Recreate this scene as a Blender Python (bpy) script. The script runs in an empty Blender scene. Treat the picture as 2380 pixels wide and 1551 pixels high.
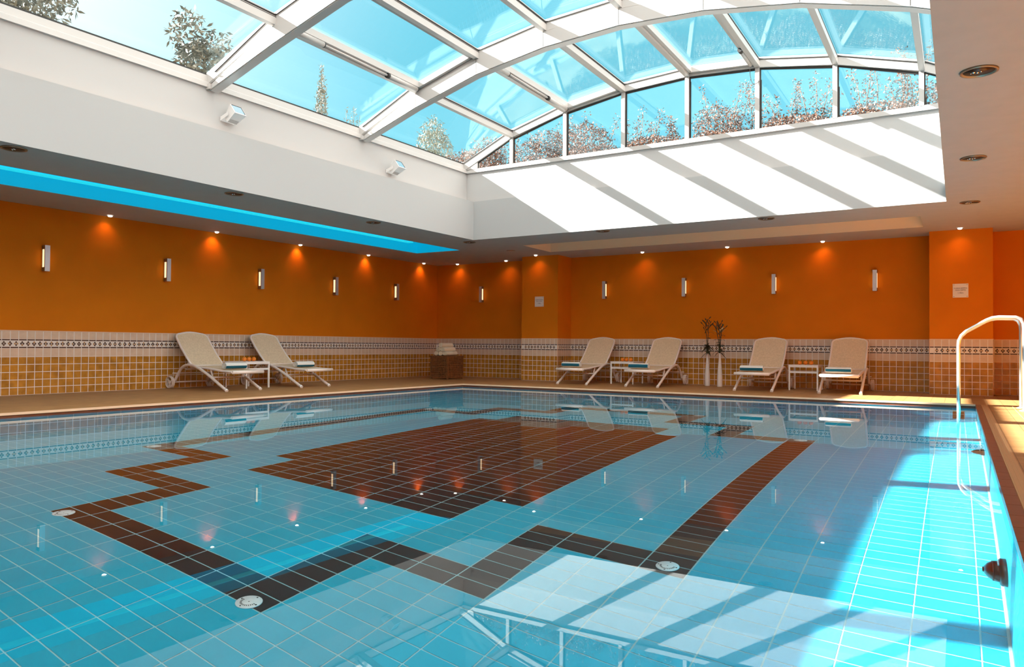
import bpy, bmesh, math, random
from mathutils import Vector, Matrix
random.seed(7)
C = bpy.context.scene.collection
sc = bpy.context.scene
PI = math.pi

# ------------------------------------------------------------------ materials
def mat(name, col, rough=.6, metal=0., spec=.5, var=0., vscale=6., bump=0., bscale=40., emit=None, estr=0., coat=0., obj=False):
    m = bpy.data.materials.new(name); m.use_nodes = True
    nt = m.node_tree; b = nt.nodes['Principled BSDF']
    b.inputs['Base Color'].default_value = (*col, 1); b.inputs['Roughness'].default_value = rough
    b.inputs['Metallic'].default_value = metal; b.inputs['Specular IOR Level'].default_value = spec
    b.inputs['Coat Weight'].default_value = coat
    if emit: b.inputs['Emission Color'].default_value = (*emit, 1); b.inputs['Emission Strength'].default_value = estr
    tc = nt.nodes.new('ShaderNodeTexCoord'); src = tc.outputs['Object']
    if var:
        n = nt.nodes.new('ShaderNodeTexNoise'); n.inputs['Scale'].default_value = vscale; n.inputs['Detail'].default_value = 5
        nt.links.new(src, n.inputs['Vector'])
        r = nt.nodes.new('ShaderNodeMapRange'); r.inputs[1].default_value = .3; r.inputs[2].default_value = .7
        r.inputs[3].default_value = 1 - var; r.inputs[4].default_value = 1 + var
        nt.links.new(n.outputs['Fac'], r.inputs[0])
        x = nt.nodes.new('ShaderNodeVectorMath'); x.operation = 'SCALE'; x.inputs[0].default_value = col
        nt.links.new(r.outputs[0], x.inputs['Scale']); nt.links.new(x.outputs[0], b.inputs['Base Color'])
    if bump:
        n = nt.nodes.new('ShaderNodeTexNoise'); n.inputs['Scale'].default_value = bscale; n.inputs['Detail'].default_value = 6
        nt.links.new(src, n.inputs['Vector'])
        bp = nt.nodes.new('ShaderNodeBump'); bp.inputs['Strength'].default_value = bump; bp.inputs['Distance'].default_value = .01
        nt.links.new(n.outputs['Fac'], bp.inputs['Height']); nt.links.new(bp.outputs[0], b.inputs['Normal'])
    return m

M = {}
M['orange'] = mat('orange_plaster', (.68, .185, .002), .8, spec=.2, var=.05, vscale=2.2, bump=.15, bscale=18)
M['ceil'] = mat('ceiling_paint', (.44, .42, .40), .8, var=.03)
M['cream'] = mat('cream_paint', (.86, .70, .50), .8)
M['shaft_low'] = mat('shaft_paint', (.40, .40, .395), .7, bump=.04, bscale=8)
M['shaft_up'] = mat('shaft_paint_lit_tone', (.47, .46, .45), .7)  # paler shadows of the upper shaft are put into this lighter colour
M['alu'] = mat('white_aluminium', (.50, .475, .455), .3, spec=.5)
M['alu_grey'] = mat('grey_aluminium', (.55, .53, .51), .35, metal=.3)
M['gasket'] = mat('black_gasket', (.02, .017, .015), .6)
M['grout'] = mat('white_grout', (.90, .84, .80), .8)
M['t_brown'] = mat('brown_tile', (.46, .20, .022), .22, var=.28, vscale=9)
M['t_light'] = mat('light_tile', (.70, .52, .38), .3, var=.06, vscale=12)
M['t_dark'] = mat('dark_tile', (.05, .016, .007), .3, var=.3, vscale=20)
M['t_tan'] = mat('tan_tile', (.45, .24, .09), .3, var=.2, vscale=20)
M['t_white'] = mat('white_tile', (.82, .76, .70), .3)
M['p_blue'] = mat('pool_blue_tile', (.010, .44, .62), .35, var=.05, vscale=3)
M['p_dark'] = mat('pool_brown_tile', (.028, .007, .005), .3, var=.15, vscale=8)
M['p_grout'] = mat('pool_grout', (.42, .74, .80), .8)
M['coping'] = mat('brown_coping_tile', (.14, .045, .022), .3, var=.2, vscale=9)
M['nosing'] = mat('cream_nosing', (.80, .52, .33), .45)
M['gutter_tile'] = mat('ribbed_gutter_tile', (.52, .29, .13), .5)
M['frame'] = mat('white_lounger_frame', (.82, .72, .66), .3)
M['whitepl'] = mat('white_enamel', (.85, .82, .80), .3)
M['chrome'] = mat('chrome', (.78, .77, .76), .22, metal=.75)
M['sconce'] = mat('brushed_sconce_metal', (.62, .60, .62), .35, metal=.4)
M['dark'] = mat('dark_lamp_interior', (.05, .02, .012), .35)
M['ring'] = mat('bronze_ring', (.30, .24, .18), .3, metal=.6)
M['mirror'] = mat('lamp_reflector', (.75, .8, .85), .08, metal=1.)
M['spotglow'] = mat('lit_spot_lens', (1, 1, 1), .5, emit=(1, .93, .82), estr=7.)
M['slit'] = mat('lit_sconce_slit', (1, .9, .7), .5, emit=(1, .66, .36), estr=.75)
M['blueled'] = mat('blue_cove_light', (.0, .25, .4), .6, emit=(.0, .38, .60), estr=.38)
M['cyanled'] = mat('cyan_led_line', (.0, .4, .5), .6, emit=(.015, .66, .80), estr=.46)
M['towelw'] = mat('white_towel', (.82, .78, .72), .95, bump=.6, bscale=180)
M['towelb'] = mat('blue_towel_stripe', (.003, .10, .16), .95, bump=.6, bscale=180)
M['towelc'] = mat('cream_towel', (.86, .74, .56), .95, bump=.6, bscale=140)
M['wood'] = mat('dark_acacia_wood', (.20, .075, .022), .45, var=.35, vscale=22)
M['fruit'] = mat('orange_fruit', (.80, .22, .008), .45, bump=.2, bscale=200)
M['vase'] = mat('white_ceramic_vase', (.78, .70, .65), .25)
M['leafdk'] = mat('dark_green_leaf', (.045, .042, .018), .5)
M['petal'] = mat('cream_lily_petal', (.80, .58, .28), .5)
M['sign'] = mat('white_sign_plate', (.80, .72, .66), .4)
M['ink'] = mat('brown_ink', (.09, .05, .035), .6)
M['soil'] = mat('roof_garden_ground', (.20, .15, .09), .9, var=.3, vscale=2)
M['bark'] = mat('brown_bark', (.14, .085, .05), .9)
M['ladder_wood'] = mat('brown_ladder_tread', (.20, .10, .05), .5)

def leafmat(name, c1, c2, scale=3.):
    m = mat(name, c1, .55)
    nt = m.node_tree; b = nt.nodes['Principled BSDF']
    g = nt.nodes.new('ShaderNodeNewGeometry')
    n = nt.nodes.new('ShaderNodeTexNoise'); n.inputs['Scale'].default_value = scale; n.inputs['Detail'].default_value = 4
    nt.links.new(g.outputs['Position'], n.inputs['Vector'])
    r = nt.nodes.new('ShaderNodeValToRGB'); r.color_ramp.elements[0].position = .4; r.color_ramp.elements[1].position = .6
    r.color_ramp.elements[0].color = (*c1, 1); r.color_ramp.elements[1].color = (*c2, 1)
    nt.links.new(n.outputs['Fac'], r.inputs[0]); nt.links.new(r.outputs[0], b.inputs['Base Color'])
    b.inputs['Subsurface Weight'].default_value = 0
    return m
M['leafred'] = leafmat('reddish_hedge_leaf', (.17, .058, .022), (.085, .055, .045), 9.)
M['leafgrey'] = leafmat('grey_green_leaf', (.13, .11, .07), (.045, .042, .022), 6.)
M['leafpale'] = leafmat('pale_green_leaf', (.19, .18, .12), (.09, .09, .05), 4.)
M['leafcyp'] = leafmat('cypress_leaf', (.09, .085, .05), (.18, .15, .10), 8.)

def fabric(name, c1, c2, s=260.):
    m = mat(name, c1, .8); nt = m.node_tree; b = nt.nodes['Principled BSDF']
    tc = nt.nodes.new('ShaderNodeTexCoord'); mp = nt.nodes.new('ShaderNodeMapping'); mp.inputs['Scale'].default_value = (1, 6, 1)
    n = nt.nodes.new('ShaderNodeTexNoise'); n.inputs['Scale'].default_value = 28; n.inputs['Detail'].default_value = 4
    nt.links.new(tc.outputs['Object'], mp.inputs[0]); nt.links.new(mp.outputs[0], n.inputs['Vector'])
    mp2 = nt.nodes.new('ShaderNodeMapping'); mp2.inputs['Scale'].default_value = (6, 1, 6)
    n2 = nt.nodes.new('ShaderNodeTexNoise'); n2.inputs['Scale'].default_value = 28; n2.inputs['Detail'].default_value = 4
    nt.links.new(tc.outputs['Object'], mp2.inputs[0]); nt.links.new(mp2.outputs[0], n2.inputs['Vector'])
    a = nt.nodes.new('ShaderNodeMath'); a.operation = 'ADD'; nt.links.new(n.outputs['Fac'], a.inputs[0]); nt.links.new(n2.outputs['Fac'], a.inputs[1])
    r = nt.nodes.new('ShaderNodeMapRange'); r.inputs[1].default_value = .75; r.inputs[2].default_value = 1.25; nt.links.new(a.outputs[0], r.inputs[0])
    x = nt.nodes.new('ShaderNodeMix'); x.data_type = 'RGBA'; x.inputs['A'].default_value = (*c1, 1); x.inputs['B'].default_value = (*c2, 1)
    nt.links.new(r.outputs[0], x.inputs['Factor']); nt.links.new(x.outputs['Result'], b.inputs['Base Color'])
    return m
M['sling'] = fabric('woven_beige_sling', (.82, .66, .46), (.62, .48, .31))

def deckmat():
    m = mat('ribbed_terracotta_deck', (.34, .15, .04), .5)
    nt = m.node_tree; b = nt.nodes['Principled BSDF']
    tc = nt.nodes.new('ShaderNodeTexCoord')
    br = nt.nodes.new('ShaderNodeTexBrick'); br.offset = 0.; br.inputs['Scale'].default_value = 1.
    br.inputs['Color1'].default_value = (.40, .205, .075, 1); br.inputs['Color2'].default_value = (.34, .17, .058, 1)
    br.inputs['Mortar'].default_value = (.15, .06, .018, 1); br.inputs['Mortar Size'].default_value = .0022
    br.inputs['Brick Width'].default_value = .16; br.inputs['Row Height'].default_value = .12
    nt.links.new(tc.outputs['Object'], br.inputs['Vector'])
    n = nt.nodes.new('ShaderNodeTexNoise'); n.inputs['Scale'].default_value = 5; n.inputs['Detail'].default_value = 6
    nt.links.new(tc.outputs['Object'], n.inputs['Vector'])
    r = nt.nodes.new('ShaderNodeMapRange'); r.inputs[3].default_value = .75; r.inputs[4].default_value = 1.25; nt.links.new(n.outputs['Fac'], r.inputs[0])
    x = nt.nodes.new('ShaderNodeVectorMath'); x.operation = 'SCALE'
    nt.links.new(br.outputs['Color'], x.inputs[0]); nt.links.new(r.outputs[0], x.inputs['Scale']); nt.links.new(x.outputs[0], b.inputs['Base Color'])
    w = nt.nodes.new('ShaderNodeTexWave'); w.bands_direction = 'Y'; w.inputs['Scale'].default_value = 26.
    nt.links.new(tc.outputs['Object'], w.inputs['Vector'])
    bp = nt.nodes.new('ShaderNodeBump'); bp.inputs['Strength'].default_value = .25; bp.inputs['Distance'].default_value = .003
    nt.links.new(w.outputs['Fac'], bp.inputs['Height']); nt.links.new(bp.outputs[0], b.inputs['Normal'])
    return m
M['deck'] = deckmat()

def glassmat():
    m = bpy.data.materials.new('roof_glass'); m.use_nodes = True; nt = m.node_tree; nt.nodes.clear()
    o = nt.nodes.new('ShaderNodeOutputMaterial'); mx = nt.nodes.new('ShaderNodeMixShader')
    t = nt.nodes.new('ShaderNodeBsdfTransparent'); t.inputs[0].default_value = (.965, .99, 1, 1)
    g = nt.nodes.new('ShaderNodeBsdfGlossy'); g.inputs['Roughness'].default_value = .01; g.inputs['Color'].default_value = (.75, .97, 1, 1)
    f = nt.nodes.new('ShaderNodeLayerWeight'); f.inputs['Blend'].default_value = .5
    p = nt.nodes.new('ShaderNodeMath'); p.operation = 'POWER'; p.inputs[1].default_value = 5; nt.links.new(f.outputs['Facing'], p.inputs[0])
    q = nt.nodes.new('ShaderNodeMath'); q.operation = 'MULTIPLY_ADD'; q.inputs[1].default_value = .95; q.inputs[2].default_value = .045; nt.links.new(p.outputs[0], q.inputs[0])
    nt.links.new(q.outputs[0], mx.inputs[0]); nt.links.new(t.outputs[0], mx.inputs[1]); nt.links.new(g.outputs[0], mx.inputs[2])
    nt.links.new(mx.outputs[0], o.inputs[0]); return m
M['glass'] = glassmat()
def watermat():
    m = bpy.data.materials.new('clear_pool_water'); m.use_nodes = True; nt = m.node_tree; nt.nodes.clear()
    o = nt.nodes.new('ShaderNodeOutputMaterial'); g = nt.nodes.new('ShaderNodeBsdfGlass')
    g.inputs['IOR'].default_value = 1.333; g.inputs['Roughness'].default_value = 0; g.inputs['Color'].default_value = (.95, 1, 1, 1)
    nt.links.new(g.outputs[0], o.inputs[0]); return m
M['water'] = watermat()

# ------------------------------------------------------------------ mesh builder
class B:
    def __init__(s): s.v = []; s.f = []; s.mi = []; s.sm = []
    def quad(s, a, b, c, d, m=0, sm=False):
        n = len(s.v); s.v += [tuple(a), tuple(b), tuple(c), tuple(d)]; s.f.append((n, n+1, n+2, n+3)); s.mi.append(m); s.sm.append(sm)
    def poly(s, pts, m=0, sm=False):
        n = len(s.v); s.v += [tuple(p) for p in pts]; s.f.append(tuple(range(n, n+len(pts)))); s.mi.append(m); s.sm.append(sm)
    def hexa(s, P, m=0):      # 8 corners: bottom 0-3 ccw, top 4-7
        n = len(s.v); s.v += [tuple(p) for p in P]
        for f in ((3, 2, 1, 0), (4, 5, 6, 7), (0, 1, 5, 4), (1, 2, 6, 5), (2, 3, 7, 6), (3, 0, 4, 7)):
            s.f.append(tuple(n+i for i in f)); s.mi.append(m); s.sm.append(False)
    def box(s, x0, y0, z0, x1, y1, z1, m=0):
        s.hexa([(x0, y0, z0), (x1, y0, z0), (x1, y1, z0), (x0, y1, z0), (x0, y0, z1), (x1, y0, z1), (x1, y1, z1), (x0, y1, z1)], m)
    def obox(s, c, ax, ay, az, m=0):   # centre and half-axis vectors
        c, ax, ay, az = map(Vector, (c, ax, ay, az))
        s.hexa([c-ax-ay-az, c+ax-ay-az, c+ax+ay-az, c-ax+ay-az, c-ax-ay+az, c+ax-ay+az, c+ax+ay+az, c-ax+ay+az], m)
    def sweep(s, pts, sec, m=0, sm=True, up=(0, 0, 1), closed=False, scale=None):
        pts = [Vector(p) for p in pts]; n0 = len(s.v); k = len(sec); N = len(pts); upv = Vector(up)
        for i, p in enumerate(pts):
            if closed: t = (pts[(i+1) % N]-pts[i-1]).normalized()
            else: t = (pts[min(i+1, N-1)]-pts[max(i-1, 0)]).normalized()
            u = upv-t*upv.dot(t)
            if u.length < 1e-3: u = Vector((1, 0, 0))-t*t.x
            u.normalize(); w = t.cross(u)
            mt = 1.
            if 0 < i < N-1 and not closed:
                d1 = (pts[i]-pts[i-1]).normalized(); mt = 1/max(.5, d1.dot(t))
            sc_ = scale[i] if scale else 1
            for a, b in sec: s.v.append(tuple(p+w*a*sc_+u*b*sc_*(mt if abs(u.dot(d1 if 0 < i < N-1 and not closed else t)) > 1e-4 else 1)))
        R = N if closed else N-1
        for i in range(R):
            j = (i+1) % N
            for q in range(k):
                r = (q+1) % k
                s.f.append((n0+i*k+q, n0+i*k+r, n0+j*k+r, n0+j*k+q)); s.mi.append(m); s.sm.append(sm)
        if not closed:
            s.f.append(tuple(n0+q for q in range(k))[::-1]); s.mi.append(m); s.sm.append(False)
            s.f.append(tuple(n0+(N-1)*k+q for q in range(k))); s.mi.append(m); s.sm.append(False)
    def tube(s, pts, r, seg=10, m=0, up=(0, 0, 1), closed=False, ry=None, scale=None):
        ry = ry or r
        s.sweep(pts, [(r*math.cos(2*PI*i/seg), ry*math.sin(2*PI*i/seg)) for i in range(seg)], m, True, up, closed, scale)
    def lathe(s, prof, c=(0, 0, 0), seg=20, m=0, sm=True, X=(1, 0, 0), Y=(0, 1, 0), Z=(0, 0, 1)):
        c, X, Y, Z = map(Vector, (c, X, Y, Z)); n0 = len(s.v)
        for r, z in prof:
            for i in range(seg):
                a = 2*PI*i/seg; s.v.append(tuple(c+X*r*math.cos(a)+Y*r*math.sin(a)+Z*z))
        for j in range(len(prof)-1):
            for i in range(seg):
                i2 = (i+1) % seg
                s.f.append((n0+j*seg+i, n0+j*seg+i2, n0+(j+1)*seg+i2, n0+(j+1)*seg+i)); s.mi.append(m); s.sm.append(sm)
        if prof[0][0] > 1e-4: s.f.append(tuple(n0+i for i in range(seg))[::-1]); s.mi.append(m); s.sm.append(False)
        if prof[-1][0] > 1e-4: s.f.append(tuple(n0+(len(prof)-1)*seg+i for i in range(seg))); s.mi.append(m); s.sm.append(False)
    def make(s, name, mats, parent=None, loc=(0, 0, 0)):
        me = bpy.data.meshes.new(name); me.from_pydata(s.v, [], s.f)
        if not isinstance(mats, (list, tuple)): mats = [mats]
        for m in mats: me.materials.append(M[m] if isinstance(m, str) else m)
        me.polygons.foreach_set('material_index', s.mi); me.polygons.foreach_set('use_smooth', s.sm); me.update()
        o = bpy.data.objects.new(name, me); C.objects.link(o); o.location = loc
        if parent is not None: o.parent = parent
        return o
def tag(o, label=None, cat=None, group=None, kind=None):
    if label: o['label'] = label
    if cat: o['category'] = cat
    if group: o['group'] = group
    if kind: o['kind'] = kind
    return o
def thing(name, label, cat, loc=(0, 0, 0), rz=0., group=None, kind=None):
    o = bpy.data.objects.new(name, None); C.objects.link(o); o.location = loc; o.rotation_euler = (0, 0, rz); o.empty_display_size = .1
    return tag(o, label, cat, group, kind)
def copy_tree(o, parent=None):
    c = o.copy(); C.objects.link(c)
    if parent is not None: c.parent = parent
    for ch in list(o.children): copy_tree(ch, c)
    return c
def smoothstep(pts, n=6):      # Catmull-Rom through points
    P = [Vector(p) for p in pts]; out = []
    for i in range(len(P)-1):
        p0 = P[max(i-1, 0)]; p1 = P[i]; p2 = P[i+1]; p3 = P[min(i+2, len(P)-1)]
        for k in range(n):
            t = k/n
            out.append(.5*((2*p1)+(-p0+p2)*t+(2*p0-5*p1+4*p2-p3)*t*t+(-p0+3*p1-3*p2+p3)*t**3))
    out.append(P[-1]); return out

# ------------------------------------------------------------------ dimensions (metres, deck at z = 0, camera above the pool's near corner)
K = math.tan(.0352)
XL = lambda y: -10.301+K*(y-13.686)
YB = 13.686; ZC = 2.533; ZST = 3.20; ZS = 3.71
OXL = lambda y: -7.209+K*(y-10.594)
OYB = 10.594; OXR = -.126; Y0 = -4.; YO = -2.5; XR = 3.2
PXL = lambda y: -7.683+K*(y-10.992)
PYB = 10.992; PXR = .186; PY0 = .5; WZ = -.045; PZ = -.045-1.45

# ------------------------------------------------------------------ walls
def plane_wall(name, P, mats, parent=None, m=0):
    b = B()
    for q in P: b.quad(*q)
    return b.make(name, mats, parent)
def vq(ax, ay, bx, by, z0, z1): return ((ax, ay, z0), (bx, by, z0), (bx, by, z1), (ax, ay, z1))

def dado(b, A, D, L, off):
    """tiles on a vertical face: A start (x,y), D unit direction, L length, off tile phase; outward normal = D x Z turned to the room"""
    A = Vector((A[0], A[1])); D = Vector(D).normalized(); Nn = Vector((D.y, -D.x))
    def P(u, z, d): p = A+D*u+Nn*d; return (p.x, p.y, z)
    def rect(u0, u1, z0, z1, m, d=.006): b.quad(P(u0, z0, d), P(u1, z0, d), P(u1, z1, d), P(u0, z1, d), m)
    b.hexa([P(0, 0, 0), P(L, 0, 0), P(L, 0, .004), P(0, 0, .004), P(0, .853, 0), P(L, .853, 0), P(L, .853, .004), P(0, .853, .004)][0:8], 0)
    n0 = math.floor((0-off)/.1)-1; g = .0042
    rows = [(i*.101, (i+1)*.101, 1) for i in range(5)]+[(.508, .617, 2), (.621, .637, 3), (.722, .738, 3), (.742, .846, 2)]
    n = n0
    while off+n*.1 < L:
        u0 = max(off+n*.1+g, .002); u1 = min(off+(n+1)*.1-g, L-.002); n += 1
        if u1-u0 < .008: continue
        for z0, z1, m in rows: rect(u0, u1, z0+(g if m == 1 else 0), z1-(g if m == 1 else 0), m)
    rect(0, L, .638, .721, 4)
    s = .0724; k = 0
    while True:
        c = off+.03+s*k-.5; k += 1
        if c > L-.03: break
        if c < .03: continue
        zc = .6795; h = .0385; w = .030; gp = .0022; pat = random.random() < .5
        for q, (dx, dz) in enumerate(((0, 1), (1, 0), (0, -1), (-1, 0))):
            cx = c+dx*w/2; cz = zc+dz*h/2; a = w/2-gp; e = h/2-gp
            mm = 3 if (q % 2 == 0) == pat or random.random() < .25 else 5
            b.quad(P(cx-a, cz, .007), P(cx, cz-e, .007), P(cx+a, cz, .007), P(cx, cz+e, .007), mm)
        for t in (-1, 1):      # fine grout lines between the triangles
            for z2 in (-1, 1):
                p0 = (c+t*w*1.05, zc+z2*.002); p1 = (c+t*.004, zc+z2*.041)
                b.quad(P(p0[0]-.0012, p0[1], .0066), P(p0[0]+.0012, p0[1], .0066), P(p1[0]+.0012, p1[1], .0066), P(p1[0]-.0012, p1[1], .0066), 0)
    # trim cap
    b.hexa([P(0, .847, 0), P(L, .847, 0), P(L, .847, .012), P(0, .847, .012), P(0, .857, 0), P(L, .857, 0), P(L, .857, .012), P(0, .857, .012)], 6)
DM = ['grout', 't_brown', 't_light', 't_dark', 't_white', 't_tan', 'nosing']

wl = B(); wl.hexa([(XL(Y0)-.2, Y0, -.1), (XL(Y0), Y0, -.1), (XL(YB), YB+.2, -.1), (XL(YB)-.2, YB+.2, -.1), (XL(Y0)-.2, Y0, 2.8), (XL(Y0), Y0, 2.8), (XL(YB), YB+.2, 2.8), (XL(YB)-.2, YB+.2, 2.8)])
wl = tag(wl.make('wall_left', 'orange'), kind='structure')
b = B(); d = Vector((XL(YB)-XL(Y0), YB-Y0)); dado(b, (XL(Y0), Y0), d, d.length, 4.767-Y0-.1*87); b.make('tile_dado', DM, wl)

wb = B(); wb.box(XL(YB)-.1, YB, -.1, XR, YB+.2, 2.8); wb = tag(wb.make('wall_back', 'orange'), kind='structure')
b = B()
dado(b, (XL(YB), YB), (1, 0), -7.693-XL(YB), .03); dado(b, (-6.86, YB), (1, 0), 6.86-.387, .084); dado(b, (.445, YB), (1, 0), XR-.445, .031)
b.make('tile_dado', DM, wb)
for x0, x1, yf, off in ((-7.693, -6.86, 13.101, .065), (-.387, .445, 13.199, .063)):
    p = B(); p.box(x0, yf, -.1, x1, YB, ZC+.01); p = p.make('pillar', 'orange', wb)
    b = B(); dado(b, (x0, yf), (1, 0), x1-x0, off); dado(b, (x1, yf), (0, 1), YB-yf, .05)
    b.tube([(x0, yf-.004, 0), (x0, yf-.004, .857)], .005, 6, 6); b.tube([(x1, yf-.004, 0), (x1, yf-.004, .857)], .005, 6, 6)
    b.make('tile_dado', DM, p)

b = B(); b.box(XR, Y0-.2, -.1, XR+.2, YB+.2, 2.8); tag(b.make('wall_right', 'orange'), kind='structure')
b = B(); b.box(XL(Y0)-.2, Y0-.2, -.1, XR, Y0, 2.8); tag(b.make('wall_front', 'orange'), kind='structure')
# ------------------------------------------------------------------ ceiling and its recesses
xb = [XL, lambda y: -9.25+K*(y-11.6), lambda y: -8.21+K*(y-11.6), OXL, lambda y: -6.80, lambda y: -.45, lambda y: OXR, lambda y: XR]
yb = [Y0, YO, -2., OYB, 11.60, 12.66, YB+.1]
b = B()
for j in range(len(yb)-1):
    y0, y1 = yb[j], yb[j+1]
    for i in range(len(xb)-1):
        if 1 <= j <= 2 and 3 <= i <= 5: continue
        if 2 <= j <= 3 and i == 1: continue
        if j == 4 and i == 4: continue
        b.quad((xb[i](y1), y1, ZC), (xb[i+1](y1), y1, ZC), (xb[i+1](y0), y0, ZC), (xb[i](y0), y0, ZC))
ceiling = tag(b.make('ceiling', 'ceil'), kind='structure')
b = B()
for j, (y0, y1) in enumerate(((Y0, YO), (YO, OYB), (OYB, YB+.1))):
    for x0, x1 in ((XL, OXL), (OXL, lambda y: OXR), (lambda y: OXR, lambda y: XR)):
        if j == 1 and x0 is OXL: continue
        b.quad((x0(y0), y0, 2.8), (x1(y0), y0, 2.8), (x1(y1), y1, 2.8), (x0(y1), y1, 2.8))
b.make('roof_slab', 'soil', ceiling)
# blue lit cove on the left
f1, f2 = xb[1], xb[2]; zt = ZC+.17
b = B(); y0, y1 = -2., 11.6
b.quad((f1(y0), y0, ZC), (f1(y1), y1, ZC), (f1(y1), y1, zt), (f1(y0), y0, zt), 0)
b.quad((f2(y0), y0, zt), (f2(y1), y1, zt), (f2(y1), y1, ZC), (f2(y0), y0, ZC), 0)
b.quad((f1(y1), y1, ZC), (f2(y1), y1, ZC), (f2(y1), y1, zt), (f1(y1), y1, zt), 0)
b.quad((f1(y0), y0, zt), (f1(y1), y1, zt), (f2(y1), y1, zt), (f2(y0), y0, zt), 0)
b.make('cove_recess', 'blueled', ceiling)
b = B()
b.hexa([(f1(y0)+.11, y0, zt-.02), (f1(y0)+.24, y0, zt-.02), (f1(11.2)+.24, 11.2, zt-.02), (f1(11.2)+.11, 11.2, zt-.02), (f1(y0)+.11, y0, zt-.005), (f1(y0)+.24, y0, zt-.005), (f1(11.2)+.24, 11.2, zt-.005), (f1(11.2)+.11, 11.2, zt-.005)])
b.make('led_strip', 'cyanled', ceiling)
# cream recess at the back
b = B(); x0, x1, y0, y1, zr = -6.80, -.45, 11.6, 12.66, ZC+.17
b.quad((x0, y0, zr), (x0, y1, zr), (x1, y1, zr), (x1, y0, zr)); b.quad((x0, y1, ZC), (x1, y1, ZC), (x1, y1, zr), (x0, y1, zr))
b.quad((x0, y0, ZC), (x0, y1, ZC), (x0, y1, zr), (x0, y0, zr)); b.quad((x1, y1, ZC), (x1, y0, ZC), (x1, y0, zr), (x1, y1, zr)); b.quad((x1, y0, ZC), (x0, y0, ZC), (x0, y0, zr), (x1, y0, zr))
b.make('ceiling_recess', 'cream', ceiling)

# ------------------------------------------------------------------ skylight shaft
SX = .176; UX = lambda y: OXL(y)-SX; UY = OYB+.035; XRS = .62
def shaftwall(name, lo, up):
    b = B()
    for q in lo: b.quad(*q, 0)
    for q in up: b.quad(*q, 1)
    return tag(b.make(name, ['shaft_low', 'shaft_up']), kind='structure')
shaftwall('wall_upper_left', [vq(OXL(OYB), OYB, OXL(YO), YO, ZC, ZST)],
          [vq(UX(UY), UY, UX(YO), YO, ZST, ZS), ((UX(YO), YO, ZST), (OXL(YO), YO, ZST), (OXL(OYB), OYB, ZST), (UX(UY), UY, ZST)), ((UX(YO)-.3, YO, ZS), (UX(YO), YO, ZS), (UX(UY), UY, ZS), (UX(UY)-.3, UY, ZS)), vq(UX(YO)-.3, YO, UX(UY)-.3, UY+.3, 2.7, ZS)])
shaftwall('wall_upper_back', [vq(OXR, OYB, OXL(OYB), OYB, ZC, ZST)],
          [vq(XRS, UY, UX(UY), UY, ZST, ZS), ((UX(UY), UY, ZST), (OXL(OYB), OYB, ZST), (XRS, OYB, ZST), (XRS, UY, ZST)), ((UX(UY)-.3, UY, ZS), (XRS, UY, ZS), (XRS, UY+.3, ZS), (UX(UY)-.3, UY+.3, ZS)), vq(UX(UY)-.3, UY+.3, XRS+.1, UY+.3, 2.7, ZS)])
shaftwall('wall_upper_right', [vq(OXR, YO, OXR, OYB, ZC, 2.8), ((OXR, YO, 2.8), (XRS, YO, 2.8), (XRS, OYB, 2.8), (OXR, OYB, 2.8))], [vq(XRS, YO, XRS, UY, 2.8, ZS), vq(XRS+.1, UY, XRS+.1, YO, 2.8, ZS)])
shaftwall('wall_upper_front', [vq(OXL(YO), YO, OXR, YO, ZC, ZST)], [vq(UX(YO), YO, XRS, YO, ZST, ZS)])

# ------------------------------------------------------------------ skylight frame and glass
sky = thing('window_1', None, None, (-3.4, 5, ZS), kind='structure')
def sk(bld, name, mats):
    o = bld.make(name, mats); o.parent = sky; o.matrix_parent_inverse = Matrix.Translation((3.4, -5, -ZS)); return o
NX = [-7.46+1.01*k for k in range(9)]
NP = [3.74, 4.21, 4.485, 4.64, 4.695, 4.64, 4.485, 4.21, 3.74]
GT = .115                       # glass above purlin bottoms
RY = [10.62-2.53*i for i in range(6)]
RY[1] = 8.08; RY[2] = 5.58; RY[3] = 3.06; RY[4] = .54; RY[5] = -1.98
def nx(k, y): return NX[k]+(K*(y-10.62) if k == 0 else 0)
def prism(bld, zlo, zhi, y0, y1, m=0, k0=0, k1=8):
    for k in range(k0, k1):
        x0, x1 = nx(k, (y0+y1)/2), nx(k+1, y0); za, zb = NP[k], NP[k+1]; la = lb = 0
        if zlo < -.02:      # lower flange is cut short where it lands on the sills
            if k == 0: x0 += .13; la = .145 if zhi > -.1 else .145
            if k == 7: x1 -= .13; lb = .145
        ha = max(0, za+zlo+la+.012-(za+zhi)) if k == 0 else 0; hb = max(0, zb+zlo+lb+.012-(zb+zhi)) if k == 7 else 0
        bld.hexa([(x0, y0, za+zlo+la), (x1, y0, zb+zlo+lb), (x1, y1, zb+zlo+lb), (x0, y1, za+zlo+la), (x0, y0, za+zhi+ha), (x1, y0, zb+zhi+hb), (x1, y1, zb+zhi+hb), (x0, y1, za+zhi+ha)], m)
for i, y in enumerate(RY):
    b = B()
    prism(b, 0, GT+.03, y-.04, y+.04, 0)
    if i > 0:
        prism(b, -.205, -.012, y-.06, y+.05, 0)
        prism(b, -.215, -.205, y-.045, y+.06, 1)
        prism(b, -.012, .0, y-.035, y+.035, 1)
        for k in range(1, 8): b.box(NX[k]-.003, y-.0615, NP[k]-.20, NX[k]+.003, y-.059, NP[k]-.015, 2)
        for s in (0, 8):   # feet on the sill
            xs = nx(s, y)+(.10 if s == 0 else -.10)
            b.box(xs-.05, y-.075, NP[s]-.055, xs+.06, y-.062, NP[s]+.0, 0)
    sk(b, 'rib', ['alu', 'alu_grey', 'gasket'])
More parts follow.
